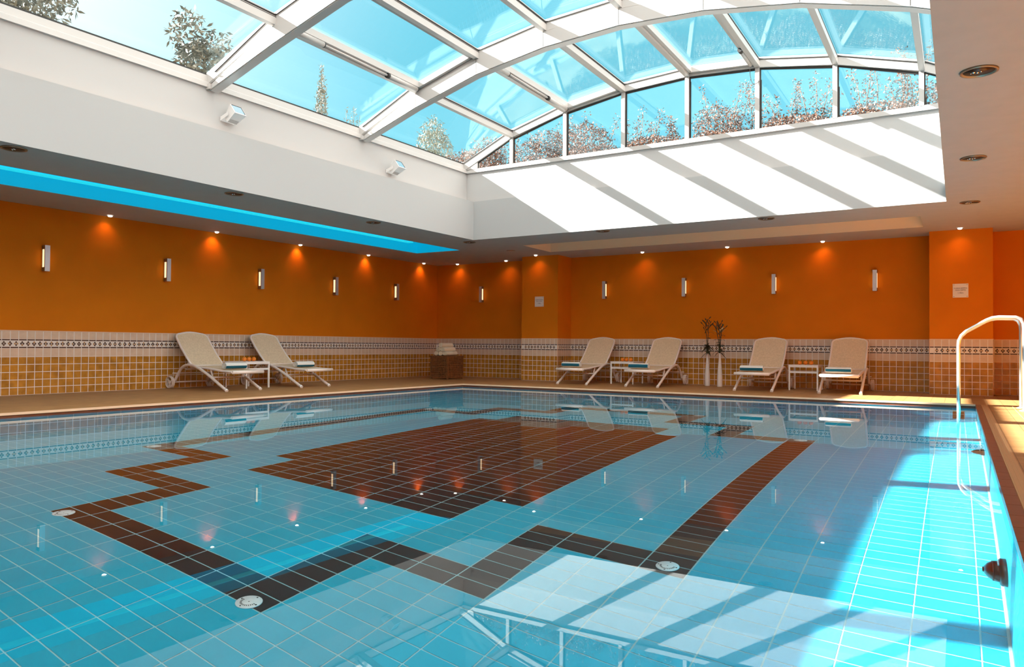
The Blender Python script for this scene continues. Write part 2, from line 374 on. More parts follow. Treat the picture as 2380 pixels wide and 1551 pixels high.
for k in range(1, 8):
    for i in range(5):
        ya, yb_ = RY[i+1]+.05, RY[i]-.04
        x, z = NX[k], NP[k]
        b = B(); b.box(x-.035, ya, z, x+.035, yb_, z+.085, 0); b.box(x-.022, ya, z+.085, x+.022, yb_, z+GT+.02, 0)
        b.box(x-.037, ya, z+.083, x+.037, yb_, z+.089, 1)
        sk(b, 'purlin', ['alu', 'gasket'])
for k in range(8):
    for i in range(5):
        ya, yb_ = RY[i+1]+.04, RY[i]-.04
        x0, x1 = NX[k]+.02, NX[k+1]-.02; z0, z1 = NP[k]+GT, NP[k+1]+GT
        if k == 0: z0 += .035
        xa0, xb0 = nx(k, ya)+.02, nx(k, yb_)+.02
        b = B(); t = .014
        b.hexa([(xa0, ya, z0), (x1, ya, z1), (x1, yb_, z1), (xb0, yb_, z0), (xa0, ya, z0+t), (x1, ya, z1+t), (x1, yb_, z1+t), (xb0, yb_, z0+t)])
        pane = sk(b, 'glass_pane', 'glass')
        b = B(); g = .012     # black gasket round the pane
        for xa, xc, za, zc2 in ((x0, x0+g, z0, z0+(z1-z0)*g/(x1-x0)), (x1-g, x1, z1-(z1-z0)*g/(x1-x0), z1)):
            o1, o2 = (xa0-x0, xb0-x0) if xa == x0 else (0, 0)
            b.hexa([(xa+o1, ya, za-.01), (xc+o1, ya, zc2-.01), (xc+o2, yb_, zc2-.01), (xa+o2, yb_, za-.01), (xa+o1, ya, za), (xc+o1, ya, zc2), (xc+o2, yb_, zc2), (xa+o2, yb_, za)])
        for yy in (ya, yb_-g):
            b.hexa([(x0, yy, z0-.01), (x1, yy, z1-.01), (x1, yy+g, z1-.01), (x0, yy+g, z0-.01), (x0, yy, z0), (x1, yy, z1), (x1, yy+g, z1), (x0, yy+g, z0)])
        gk = sk(b, 'pane_gasket', 'gasket')
# opening sashes (thicker inner frames) with tubular openers
def sash(k, i):
    ya, yb_ = RY[i+1]+.06, RY[i]-.05; x0, x1 = NX[k]+.037, NX[k+1]-.037; z0, z1 = NP[k]+.03, NP[k+1]+.03; w = .055
    def zz(x): return z0+(z1-z0)*(x-x0)/(x1-x0)
    b = B()
    for xa, xc in ((x0, x0+w), (x1-w, x1)):
        b.hexa([(xa, ya, zz(xa)), (xc, ya, zz(xc)), (xc, yb_, zz(xc)), (xa, yb_, zz(xa)), (xa, ya, zz(xa)+.08), (xc, ya, zz(xc)+.08), (xc, yb_, zz(xc)+.08), (xa, yb_, zz(xa)+.08)])
    for yy in (ya, yb_-w):
        b.hexa([(x0, yy, z0), (x1, yy, z1), (x1, yy+w, z1), (x0, yy+w, z0), (x0, yy, z0+.08), (x1, yy, z1+.08), (x1, yy+w, z1+.08), (x0, yy+w, z0+.08)])
    sk(b, 'sash_frame', ['alu'])
    return x0, x1, ya, yb_, zz
for k, i in ((1, 1), (2, 0), (4, 0), (1, 3)):
    x0, x1, ya, yb_, zz = sash(k, i)
    b = B(); xo = x0+.03; zo = zz(x0)-.015; L = yb_-ya
    if k != 4:
        for a, c in ((0., .24), (.73, .97)):
            b.tube([(xo, ya+L*a, zo), (xo, ya+L*c, zo)], .034, 12, 0)
            b.tube([(xo, ya+L*c, zo), (xo, ya+L*c+.012, zo)], .035, 12, 1)
        b.tube([(xo, ya+L*.72-.02, zo), (xo, ya+L*.72+.02, zo)], .036, 12, 1); b.tube([(xo, ya+L*.24, zo), (xo, ya+L*.73, zo)], .016, 8, 0)
    else:
        xo = x1-.03; zo = zz(x1)-.02
        b.tube([(xo, yb_-.62, zo), (xo, yb_-.1, zo)], .028, 12, 0); b.tube([(xo, yb_-.70, zo), (xo, yb_-.62, zo)], .03, 12, 1)
        b.tube(smoothstep([(xo, yb_-.1, zo), (xo-.02, yb_-.03, zo-.12), (xo+.02, yb_-.02, zo-.25), (xo+.1, yb_, zo-.22)]), .004, 6, 1)
    sk(b, 'sash_opener', ['alu', 'gasket'])
# sills: left eave trim and back sill, mullions and gable panes
b = B()
for x0f, sgn in ((UX, 1), (lambda y: XRS, -1)):
    ya, yb_ = YO, UY
    for (d0, z0, d1, z1) in ((.03, ZS, .02, ZS+.06), (.02, ZS+.06, -.02, ZS+.085), (-.02, ZS+.085, -.035, ZS+.165), (-.035, ZS+.165, -.08, ZS+.18), (-.08, ZS+.18, -.14, ZS+.20)):
        q = [(x0f(ya)+sgn*d0, ya, z0), (x0f(yb_)+sgn*d0, yb_, z0), (x0f(yb_)+sgn*d1, yb_, z1), (x0f(ya)+sgn*d1, ya, z1)]
        b.quad(*(q if sgn > 0 else q[::-1]), 0)
    q = [(x0f(ya), ya, ZS), (x0f(yb_), yb_, ZS), (x0f(yb_)+sgn*.035, yb_, ZS), (x0f(ya)+sgn*.035, ya, ZS)]
    b.quad(*q, 0)
    for (dx0, dx1, z0, z1, m) in ((-.085, -.04, ZS+.166, ZS+.186, 1), (-.30, -.05, ZS-.02, ZS+.165, 0)):
        xa, xc = sgn*dx0, sgn*dx1
        b.hexa([(x0f(ya)+xa, ya, z0), (x0f(ya)+xc, ya, z0), (x0f(yb_)+xc, yb_, z0), (x0f(yb_)+xa, yb_, z0), (x0f(ya)+xa, ya, z1), (x0f(ya)+xc, ya, z1), (x0f(yb_)+xc, yb_, z1), (x0f(yb_)+xa, yb_, z1)], m)
sk(b, 'eave_sill', ['alu', 'gasket'])
b = B(); b.box(UX(UY)-.05, UY-.035, ZS, XRS, UY+.06, ZS+.065, 0); sk(b, 'gable_sill', ['alu'])
b = B(); b.hexa([(NX[0]-.05, RY[0]-.03, ZS+.06), (-7.14, RY[0]-.03, ZS+.06), (-7.14, RY[0]+.05, ZS+.06), (NX[0]-.05, RY[0]+.05, ZS+.06), (NX[0]-.05, RY[0]-.03, NP[0]+.02), (-7.14, RY[0]-.03, 3.89), (-7.14, RY[0]+.05, 3.89), (NX[0]-.05, RY[0]+.05, NP[0]+.02)]); sk(b, 'corner_plate', ['alu'])
for k in range(1, 8):
    b = B(); b.box(NX[k]-.033, RY[0]-.03, ZS+.06, NX[k]+.025, RY[0]+.05, NP[k], 0); b.box(NX[k]+.025, RY[0]-.0, ZS+.06, NX[k]+.04, RY[0]+.03, NP[k], 1)
    sk(b, 'mullion', ['alu', 'gasket'])
for k in range(8):
    x0, x1 = NX[k]+.04, NX[k+1]-.033; z0, z1 = NP[k], NP[k+1]
    if k == 0: x0 = -7.14; z0 = 3.89
    if k == 7: x1 = .30; z1 = 3.89
    b = B(); ya, yb_ = RY[0]+.01, RY[0]+.022; zb = ZS+.06
    b.hexa([(x0, ya, zb), (x1, ya, zb), (x1, yb_, zb), (x0, yb_, zb), (x0, ya, z0), (x1, ya, z1), (x1, yb_, z1), (x0, yb_, z0)])
    sk(b, 'glass_pane', 'glass')
    b = B(); b.hexa([(x0, ya-.015, z0-.03), (x1, ya-.015, z1-.03), (x1, ya, z1-.03), (x0, ya, z0-.03), (x0, ya-.015, z0), (x1, ya-.015, z1), (x1, ya, z1), (x0, ya, z0)])
    b.box(x0, ya-.012, zb, x0+.012, ya, min(z0, z1)-.02); sk(b, 'pane_gasket', 'gasket')

# ------------------------------------------------------------------ floor and pool
b = B()
b.quad((XL(Y0), Y0, 0), (PXL(Y0), Y0, 0), (PXL(YB), YB, 0), (XL(YB), YB, 0))
b.quad((PXL(PYB), PYB, 0), (XR, PYB, 0), (XR, YB, 0), (PXL(YB), YB, 0))
b.quad((PXR, Y0, 0), (XR, Y0, 0), (XR, PYB, 0), (PXR, PYB, 0))
b.quad((PXL(Y0), Y0, 0), (PXR, Y0, 0), (PXR, PY0, 0), (PXL(PY0), PY0, 0))
b.quad((XL(Y0), Y0, -.1), (XR, Y0, -.1), (XR, Y0, 0), (XL(Y0), Y0, 0)); b.quad((XR, Y0, -.1), (XR, YB, -.1), (XR, YB, 0), (XR, Y0, 0))
floor = tag(b.make('floor', 'deck'), kind='structure')
# overflow gutter grating strip beside the pool on the right
b = B(); b.box(.242, PY0, .0005, .31, PYB+.02, .003, 0)
for i in range(3): b.box(.250+i*.021, PY0, .003, .257+i*.021, PYB+.02, .0055, 0)
b.box(.56, PY0, .0005, .57, PYB, .003, 0)
b.make('gutter_strip', ['gutter_tile'], floor)

pool = thing('pool', None, None, (-3.7, 5.7, 0), kind='structure')
def pk(bld, name, mats, par=None):
    o = bld.make(name, mats); o.parent = pool; o.matrix_parent_inverse = Matrix.Translation((3.7, -5.7, 0)); return o
# floor tiles laid as real tiles on a grout bed
GO = (.0865, -.1663); GA = (.2591, -.0142); GBv = (-.0003, .1240)
def gp(i, j): return (GO[0]+GA[0]*i+GBv[0]*j, GO[1]+GA[1]*i+GBv[1]*j)
def dark(i, j):
    a = abs(i+.5+15); c = abs(j+.5-48)
    S = (a <= 10 and c <= 17) or (a <= 7 and c <= 23) or (a <= 4 and c <= 29)
    I = (a <= 9 and c <= 15) or (a <= 6 and c <= 21) or (a <= 3 and c <= 27)
    D = (a <= 5 and c <= 13) or (a <= 4 and c <= 17)
    return (S and not I) or D
b = B(); b.quad((PXL(PY0), PY0, PZ-.004), (PXR, PY0, PZ-.004), (PXR, PYB, PZ-.004), (PXL(PYB), PYB, PZ-.004), 2)
ga, gb = .016, .03
for i in range(-36, 3):
    for j in range(2, 96):
        P = [gp(i+ga, j+gb), gp(i+1-ga, j+gb), gp(i+1-ga, j+1-gb), gp(i+ga, j+1-gb)]
        cx, cy = gp(i+.5, j+.5)
        if cx > PXR+.13 or cy > PYB+.06 or cy < PY0-.06 or cx < PXL(cy)-.13: continue
        P = [(max(min(x, PXR), PXL(y)), max(min(y, PYB), PY0)) for x, y in P]
        b.quad(*[(x, y, PZ) for x, y in P], 1 if dark(i, j) else 0)
pf = pk(b, 'pool_floor', ['p_blue', 'p_dark', 'p_grout'])
b = B()
def pwall(ax, ay, bx, by):
    A = Vector((ax, ay)); Bv = Vector((bx, by)); L = (Bv-A).length; D = (Bv-A)/L; N = Vector((-D.y, D.x))
    def P(u, z, d): p = A+D*u+N*d; return (p.x, p.y, z)
    b.quad(P(0, PZ-.01, -.004), P(L, PZ-.01, -.004), P(L, -.05, -.004), P(0, -.05, -.004), 2)
    u = 0
    while u < L:
        z = PZ
        while z < -.06:
            z1 = min(z+.125, -.05); u1 = min(u+.25, L)
            b.quad(P(u+.003, z+.003, 0), P(u1-.003, z+.003, 0), P(u1-.003, z1-.003, 0), P(u+.003, z1-.003, 0), 0); z += .125
        u += .25
    b.quad(P(0, PZ+.001, .0), P(L, PZ+.001, .0), P(L, PZ+.02, .0), P(0, PZ+.02, .0), 2)
    b.hexa([P(0, PZ, 0), P(L, PZ, 0), P(L, PZ, .012), P(0, PZ, .012), P(0, PZ+.012, 0), P(L, PZ+.012, 0), P(L, PZ+.012, .012), P(0, PZ+.012, .012)], 2)
pwall(PXL(PY0), PY0, PXR, PY0); pwall(PXR, PY0, PXR, PYB); pwall(PXR, PYB, PXL(PYB), PYB); pwall(PXL(PYB), PYB, PXL(PY0), PY0)
pw = pk(b, 'pool_wall', ['p_blue', 'p_dark', 'p_grout'])
# coping: cream nosing, brown upstand
b = B()
def cop(A, Bp, out, m_top=0, w=.022):
    A = Vector(A); Bp = Vector(Bp); o = Vector(out)
    def P(p, d, z): q = p+o*d; return (q.x, q.y, z)
    b.hexa([P(A, -.012, -.016), P(Bp, -.012, -.016), P(Bp, w, -.016), P(A, w, -.016), P(A, -.012, .007), P(Bp, -.012, .007), P(Bp, w, .007), P(A, w, .007)], m_top)
    b.hexa([P(A, 0, -.07), P(Bp, 0, -.07), P(Bp, w, -.07), P(A, w, -.07), P(A, 0, -.016), P(Bp, 0, -.016), P(Bp, w, -.016), P(A, w, -.016)], 1)
cop((PXL(PY0), PY0), (PXL(PYB), PYB), (-1, 0)); cop((PXL(PYB), PYB), (PXR, PYB), (0, 1))
cop((PXL(PY0), PY0), (PXR, PY0), (0, -1))
L = PYB-PY0; n = int(L/.25)
for i in range(n+1):
    y0 = PY0+i*.25+.002; y1 = min(y0+.246, PYB)
    b.box(PXR-.006, y0, -.03, PXR+.052, y1, .006, 1)
b.box(PXR-.0, PY0, -.07, PXR+.05, PYB, -.004, 2)
pk(b, 'pool_coping', ['nosing', 'coping', 't_tan'])
b = B(); b.quad((PXL(PY0)-.004, PY0-.004, WZ), (PXR+.004, PY0-.004, WZ), (PXR+.004, PYB+.004, WZ), (PXL(PYB)-.004, PYB+.004, WZ), 0, True)
water = tag(b.make('water', 'water'), 'clear still cyan water filling the indoor pool, mirroring the skylight', 'water', kind='stuff')
try:
    water.cycles.is_caustics_caster = True
    for o in (pf, pw): o.cycles.is_caustics_receiver = True
except Exception as ex: print('caustics', ex)

# round white floor drains, one in each outer corner tile of the brown border
dr = [(-18.6, 19.3, 'at the outer corner below the first wall lamp reflections'), (-11.46, 19.2, 'largest, beside the white wall reflection edge'), (-5.48, 31.8, 'half under the bright sunlit wall reflection'),
      (-5.53, 64.5, 'at the far end of the long straight band'), (-24.7, 31.7, 'below the reflection of the first lounger'), (-24.5, 64.3, 'far back beside the cove-side pool edge'), (-18.5, 76.6, 'on the far band by the crate reflection'), (-11.4, 76.6, 'on the far band by the vase reflection')]
drain0 = None
for i, j, t in dr:
    x, y = gp(i, j)
    if drain0 is None:
        drain0 = thing('floor_drain', '', 'drain', (x, y, PZ), group='round drains in the brown pool border')
        b = B(); b.lathe([(.063, 0), (.063, .004), (.060, .007), (.0, .008)], seg=32)
        for q in range(14):
            a = PI+PI*q/13; b.obox((.037*math.cos(a), .037*math.sin(a), .0085), (.0016*math.cos(a+PI/2), .0016*math.sin(a+PI/2), 0), (.005*math.cos(a), .005*math.sin(a), 0), (0, 0, .001), 1)
        for q in range(4):
            a = PI/2*q; b.lathe([(.0045, 0), (.0045, .0015), (0, .0015)], (.050*math.cos(a), .050*math.sin(a), .0072), 10, 1)
        b.lathe([(.003, 0), (.003, .001), (0, .001)], (0, 0, .008), 8, 1)
        b.make('cover_plate', ['whitepl', 'gasket'], drain0); o = drain0
    else:
        o = copy_tree(drain0); o.location = (x, y, PZ)
    o['label'] = 'round white pool floor drain '+t
    if j > 70: o['label'] = 'round white pool floor drain '+t
# underwater lamps on the right pool wall
ul0 = None
for y, t in ((4.07, 'the large one in front'), (7.5, 'the small one towards the ladder')):
    if ul0 is None:
        ul0 = thing('underwater_lamp', '', 'pool light', (PXR, y, -1.07), group='lamps in the right pool wall')
        ax = dict(X=(0, 1, 0), Y=(0, 0, 1), Z=(-1, 0, 0))
        b = B(); b.lathe([(.135, 0), (.135, .022), (.12, .03), (.10, .03), (.10, .0)], seg=28, **ax); b.make('trim_ring', 'dark', ul0)
        b = B(); b.lathe([(.11, .01), (.10, .05), (.07, .075), (.035, .088), (0, .092)], seg=28, **ax)
        for q in range(5): b.lathe([(.10-q*.018, .052+q*.009), (.097-q*.018, .058+q*.009), (.094-q*.018, .054+q*.009)], seg=28, **ax)
        b.make('lens', 'p_dark', ul0)
        b = B(); b.box(-.036, -.03, .10, -.018, .03, .118); b.make('fixing_clip', 'whitepl', ul0); o = ul0
    else: o = copy_tree(ul0); o.location = (PXR, y, -1.07)
    o['label'] = 'round dark underwater lamp on the blue pool wall, '+t

# stainless ladder rails
lad = thing('pool_ladder', 'chrome two-rail pool ladder arching over the pool edge by the back corner', 'ladder', (0., 10.45, 0))
for y in (10.7, 10.2):
    dy = y-10.45
    pts = [(0, dy, -1.0), (0, dy, .74), (.005, dy, .80), (.03, dy, .86), (.08, dy, .915), (.28, dy, 1.04), (.335, dy, 1.065), (.40, dy, 1.075), (.56, dy, 1.07), (.61, dy, 1.05), (.635, dy, 1.0), (.64, dy, .93), (.64, dy, .006)]
    b = B(); b.tube(pts, .021, 14, 0, up=(0, 1, 0)); r = b.make('rail', 'chrome', lad)
    b = B(); b.lathe([(.05, 0), (.05, .008), (.025, .018), (.022, .018)], (.64, dy, 0), 20); b.make('flange', 'chrome', lad)
for z in (-.30, -.58, -.86):
    b = B(); b.box(-.062, -.23, z-.018, .062, .23, z+.018); b.box(-.062, .23, z-.05, -.03, .262, z+.05); b.box(.03, .23, z-.05, .062, .262, z+.05); b.box(-.062, -.262, z-.05, -.03, -.23, z+.05); b.box(.03, -.262, z-.05, .062, -.23, z+.05); b.make('tread', 'ladder_wood', lad)

# ------------------------------------------------------------------ lamps
Bx = lambda v: Vector(v)
spots = [(-10.439, 6.061), (-10.394, 7.813), (-10.368, 9.572), (-10.322, 11.336), (-10.219, 13.062), (-9.649, 13.55), (-8.323, 13.484), (-7.279, 12.93), (-5.222, 13.475), (-3.6, 13.495), (-1.987, 13.543), (.022, 13.008)]
stx = ['over the cove-side wall, before the first lounger', 'over the cove-side wall, between the first two loungers', 'over the cove-side wall, just past the second lounger', 'over the cove-side wall, midway to the crate', 'over the cove-side wall, beside the room corner', 'over the back wall, directly above the crate corner', 'over the back wall, beside the small-sign pillar', 'in front of the pillar with the smaller sign', 'over the back wall above the two loungers before the vases', 'over the back wall above the vases', 'over the back wall above the lounger past the vases', 'in front of the pillar with the larger sign']
sp0 = None
for (x, y), t in zip(spots, stx):
    # keep each lamp in the ceiling, a hand's breadth off its wall
    x = max(x, XL(y)+.09) if y < 13.3 else x; y2 = min(y, YB-.09) if x < -7.8 or (-6.8 < x < -.4) else y
    if sp0 is None:
        sp0 = thing('spotlight', '', 'spotlight', (x, y2, ZC), group='small lit spotlights along the walls')
        b = B(); b.lathe([(.046, -.006), (.043, -.012), (.034, -.012), (.032, -.003)], seg=20); b.make('bezel', 'ring', sp0)
        b = B(); b.lathe([(0, -.024), (.018, -.021), (.030, -.012), (.034, -.003)], seg=20); b.make('lens', 'spotglow', sp0); o = sp0
    else: o = copy_tree(sp0); o.location = (x, y2, ZC)
    o['label'] = 'small round lit ceiling spotlight '+t
    ld = bpy.data.lights.new('spot_light', 'SPOT'); ld.energy = 1.8; ld.color = (1, .36, .10); ld.spot_size = math.radians(105); ld.spot_blend = 1.; ld.shadow_soft_size = .02
    lo = bpy.data.objects.new('spot_light', ld); C.objects.link(lo); lo.parent = o; lo.location = (0, 0, -.03)
    lo.rotation_euler = (0, math.radians(22), 0) if x < -10.2 and y < 13.2 else (math.radians(22), 0, 0)
big = [(.119, 5.713), (.125, 8.294), (.125, 10.779), (-2.326, 10.781), (-4.82, 10.723), (-7.41, 10.768), (-7.485, 8.344), (-7.556, 5.916), (-7.641, 3.502)]
btx = ['beside the skylight, largest of all', 'beside the skylight, the middle of the row without a cove', 'by the skylight corner above the larger-sign pillar', 'behind the skylight, above the cream recess and vases', 'behind the skylight, above the start of the cream recess', 'at the skylight corner pointing to the crate', 'between cove and skylight, first before the corner', 'between cove and skylight, above the second floodlight gap', 'between cove and skylight, cut by the picture edge']
bg0 = None
for (x, y), t in zip(big, btx):
    if bg0 is None:
        bg0 = thing('downlight', '', 'downlight', (x, y, ZC), group='large unlit recessed downlights')
        b = B(); b.lathe([(.112, -.001), (.110, -.010), (.098, -.012), (.092, -.002)], seg=32); b.make('trim_ring', 'ring', bg0)
        b = B(); b.lathe([(0, -.0035), (.093, -.002)], seg=32); b.make('housing', 'dark', bg0)
        b = B()
        for q, (dx, dy, r) in enumerate(((-.03, .0, .013), (-.008, .012, .011), (.012, -.006, .008), (-.045, .01, .006))):
            b.lathe([(r, -.004), (r*.7, -.010), (0, -.013)], (dx, dy, 0), 8)
        b.make('reflector', 'mirror', bg0); o = bg0
    else: o = copy_tree(bg0); o.location = (x, y, ZC)
    o['label'] = 'large round dark recessed downlight '+t
v = thing('ceiling_vent', 'small round dark vent in the ceiling near the room corner pillar', 'vent', (-7.37, 12.12, ZC))
b = B(); b.lathe([(0, -.004), (.07, -.004), (.085, -.001)], seg=24); b.make('grille', 'ring', v)

scn = [(XL(y)+.0, y, 0) for y in (5.26, 7.01, 8.76, 10.50, 12.25)]+[(x, YB, 1) for x in (-9.06, -6.09, -4.45, -2.81, -1.19)]
sctx = ['on the cove-side wall, first along, before the loungers', 'on the cove-side wall behind the first lounger', 'on the cove-side wall behind the second lounger', 'on the cove-side wall past both loungers', 'on the cove-side wall, last before the crate corner', 'on the back wall between crate and small-sign pillar', 'above the lounger beside the small-sign pillar', 'above the lounger before the vases', 'above the first lounger past the vases', 'above the partly sunlit lounger at the back']
sc0 = None
for (x, y, w), t in zip(scn, sctx):
    if sc0 is None:
        sc0 = thing('wall_sconce', '', 'wall lamp', (x, y, 1.66), group='slim metal wall lamps')
        # local x = out of the wall, y = along the wall
        b = B(); b.box(.0, -.032, 0, .085, .032, .35); [b.box(.002, y0, z0, .078, y1, z1, 1) for y0, y1 in ((-.0335, -.0321), (.0321, .0335)) for z0, z1 in ((.002, .05), (.30, .348))]; b.make('housing', ['sconce', 'ring'], sc0)
        b = B(); b.box(.020, -.0345, .055, .062, -.0322, .295); b.box(.020, .0322, .055, .062, .0345, .295); b.make('lit_slot', 'slit', sc0); o = sc0
    else: o = copy_tree(sc0)
    o.location = (x, y, 1.66); o.rotation_euler = (0, 0, -K if w == 0 else -PI/2)
    o['label'] = 'slim upright silver wall lamp '+t

fl0 = None
for y, z, t in ((5.80, 3.345, 'the bigger one, under the first rib foot'), (8.67, 3.30, 'the smaller one, towards the skylight corner')):
    if fl0 is None:
        fl0 = thing('floodlight', '', 'floodlight', (UX(y), y, z), group='white floodlights on the skylight wall')
        R = Matrix.Rotation(math.radians(-38), 4, 'Y')
        T = Matrix.Translation((.17, 0, .12)) @ R
        b = B(); n0 = 0
        prof = [(-.10, -.075, -.07, .085), (.10, .10, -.10, .10)]
        P = [(-.12, -.085, -.055), (.11, -.105, -.095), (.11, .105, -.095), (-.12, .085, -.055), (-.12, -.085, .055), (.11, -.105, .095), (.11, .105, .095), (-.12, .085, .055)]
        b.hexa([T @ Vector(p) for p in P]); b.make('housing', 'whitepl', fl0)
        b = B(); b.hexa([T @ Vector(p) for p in [(.111, -.09, -.08), (.114, -.09, -.08), (.114, .09, -.08), (.111, .09, -.08), (.111, -.09, .08), (.114, -.09, .08), (.114, .09, .08), (.111, .09, .08)]]); b.make('lens', 'mirror', fl0)
        b = B()
        for q in ((-.09, .078, .09, .084), (.084, -.08, .09, .08)):
            b.hexa([T @ Vector(p) for p in [(.112, q[0], q[1]), (.117, q[0], q[1]), (.117, q[2], q[1]), (.112, q[2], q[1]), (.112, q[0], q[3]), (.117, q[0], q[3]), (.117, q[2], q[3]), (.112, q[2], q[3])]])
        b.make('lens_gasket', 'gasket', fl0)
        b = B()
        for q in range(13):
            yy = -.072+q*.012
            b.hexa([T @ Vector(p) for p in [(-.11, yy-.003, -.0595), (-.04, yy-.003, -.0715), (-.04, yy+.003, -.0715), (-.11, yy+.003, -.0595), (-.11, yy-.003, -.055), (-.04, yy-.003, -.067), (-.04, yy+.003, -.067), (-.11, yy+.003, -.055)]])
        b.make('cooling_grille', 'alu_grey', fl0)
        b = B(); b.box(0, -.12, .03, .01, .12, .10)
        for s in (-1, 1): b.hexa([(.0, s*.122-.003, .03), (.17, s*.122-.003, .09), (.17, s*.122+.003, .09), (.0, s*.122+.003, .03), (.0, s*.122-.003, .09), (.17, s*.122-.003, .14), (.17, s*.122+.003, .14), (.0, s*.122+.003, .09)])
        b.make('bracket', 'whitepl', fl0); o = fl0
    else: o = copy_tree(fl0); o.location = (UX(y), y, z)
    o.scale = (.78, .78, .78)
    o['label'] = 'white box floodlight on the white skylight wall, '+t

# ------------------------------------------------------------------ loungers
def make_lounger():
    t = thing('sun_lounger', '', 'sun lounger', group='beige sun loungers along the deck')
    arch = smoothstep([(.185, 0, .125), (.235, 0, .20), (.345, 0, .316), (.47, 0, .366), (.62, 0, .366), (.80, 0, .322), (1.05, 0, .222), (1.25, 0, .124), (1.47, 0, .018)], 5)
    for s in (-1, 1):
        b = B(); b.tube([(p.x, s*.292, p.z) for p in arch], .0225, 12, 0, up=(0, 1, 0), ry=.021); leg = b.make('arched_leg', 'frame', t)
        b = B(); b.tube([(1.452, s*.292, .031), (1.485, s*.292, .011)], .0245, 12, 0, up=(0, 1, 0)); b.make('foot_cap', 'whitepl', leg)
    # seat
    sp = [(.55, .352), (.75, .345), (.95, .335), (1.15, .318), (1.32, .302), (1.45, .298), (1.57, .292)]
    b = B()
    for (x0, z0), (x1, z1) in zip(sp[:-1], sp[1:]):
        b.hexa([(x0, -.25, z0-.012), (x1, -.25, z1-.012), (x1, .25, z1-.012), (x0, .25, z0-.012), (x0, -.25, z0+.004), (x1, -.25, z1+.004), (x1, .25, z1+.004), (x0, .25, z0+.004)])
    b.make('seat', 'sling', t)
    b = B()
    for s in (-1, 1): b.tube(smoothstep([(x, s*.258, z-.008) for x, z in sp], 3), .017, 10, 0, up=(0, 1, 0), ry=.026)
    b.tube([(1.575, -.27, .282), (1.575, .27, .282)], .018, 10, 0, ry=.026); b.make('seat_frame', 'frame', t)
    # backrest with rounded top
    hx, hz, tx, tz = .58, .365, .10, .872; L = math.hypot(hx-tx, tz-hz); ux, uz = (tx-hx)/L, (tz-hz)/L
    def Q(y, s, n=0.):
        cv = .022*math.sin(PI*s/L)
        return (hx+ux*s-uz*(n-cv)*-1*-1, y, hz+uz*s+ux*(n-cv)*-1*-1*-1*-1) if 0 else (hx+ux*s+uz*(n-cv), y, hz+uz*s-ux*(n-cv))
    w = .272; r = .085
    out = [(-w, 0.), (-w, .2), (-w, .4), (-w, L-r-.03)]
    for q in range(1, 6): a = PI/2*q/5; out.append((-w+r-r*math.cos(a), L-r-.03+(r)*math.sin(a)))
    for q in range(1, 6): yy = (-w+r)+(2*(w-r))*q/6; out.append((yy, L-.03+.03*math.sin(PI*q/6)))
    for q in range(5, 0, -1): a = PI/2*q/5; out.append((w-r+r*math.cos(a), L-r-.03+r*math.sin(a)))
    out += [(w, L-r-.03), (w, .4), (w, .2), (w, 0.)]
    b = B(); b.tube([Q(y, s) for y, s in out], .0165, 10, 0, up=(uz, 0, -ux)); b.tube([(hx, -.3, hz-.005), (hx, .3, hz-.005)], .012, 8); b.make('backrest_frame', 'frame', t)
    b = B(); NS = 12
    def half(s):
        if s < L-r-.03: return w
        e = (s-(L-r-.03))
        return w-r+math.sqrt(max(0, r*r-e*e)) if e < r else w-r
    for q in range(NS):
        s0, s1 = (L-.018)*q/NS, (L-.018)*(q+1)/NS; h0, h1 = half(s0)-.006, half(s1)-.006
        for n, fl in ((.008, 0), (-.002, 1)):
            P = [Q(-h0, s0, n), Q(h0, s0, n), Q(h1, s1, n), Q(-h1, s1, n)]
            b.quad(*(P if not fl else P[::-1]), 0, True)
    b.make('backrest', 'sling', t)
    # back prop, axle, wheels, cross bars
    b = B(); b.tube([(.40, -.26, .30), (.40, .26, .30)], .010, 8); 
    for s in (-1, 1): b.tube([(.40, s*.24, .30), (.47, s*.25, .44)], .009, 8)
    b.make('back_prop', 'frame', t)
    b = B(); b.tube([(.13, -.35, .095), (.13, .35, .095)], .011, 8)
    for s in (-1, 1): b.tube([(.13, s*.305, .095), (.19, s*.295, .135)], .018, 8)
    b.make('axle', 'frame', t)
    b = B(); b.tube([(.17, -.33, .235), (.17, .33, .235)], .010, 8); b.make('rear_stretcher', 'frame', t)
    b = B(); b.tube([(1.10, -.29, .196), (1.10, .29, .196)], .014, 8)
    for s in (-1, 1): b.tube([(1.10, s*.262, .196), (1.04, s*.258, .305)], .013, 8)
    b.make('front_stretcher', 'frame', t)
    for s in (-1, 1):
        b = B(); yc = s*.345
        for dy in (-.018, 0, .018):
            b.tube([(.13+.088*math.cos(2*PI*q/24), yc+dy, .096+.088*math.sin(2*PI*q/24)) for q in range(24)], .0075, 6, 0, up=(0, 1, 0), closed=True)
        for q in range(3):
            a = 2*PI*q/3+.5; b.obox((.13+.045*math.cos(a), yc, .096+.045*math.sin(a)), (.045*math.cos(a), 0, .045*math.sin(a)), (0, .012, 0), (-.009*math.sin(a), 0, .009*math.cos(a)))
        b.lathe([(.022, -.02), (.022, .02)], (.13, yc, .096), 12, X=(1, 0, 0), Y=(0, 0, 1), Z=(0, 1, 0)); b.make('wheel', 'frame', t)
    return t
lo0 = make_lounger()
lspots = [(-10.56, 7.40, 0, -.045, 'by the side wall, the larger one before the table'), (-10.47, 8.735, 0, -.04, 'by the side wall, the smaller one past the table'),
          (-6.04, 13.575, 1, .0, 'by the back wall beside the small-sign pillar'), (-4.70, 13.585, 1, .0, 'by the back wall just before the vases'),
          (-2.82, 13.60, 1, .0, 'by the back wall just past the vases'), (-1.56, 13.66, 1, .01, 'by the back wall with a sunlit foot end')]
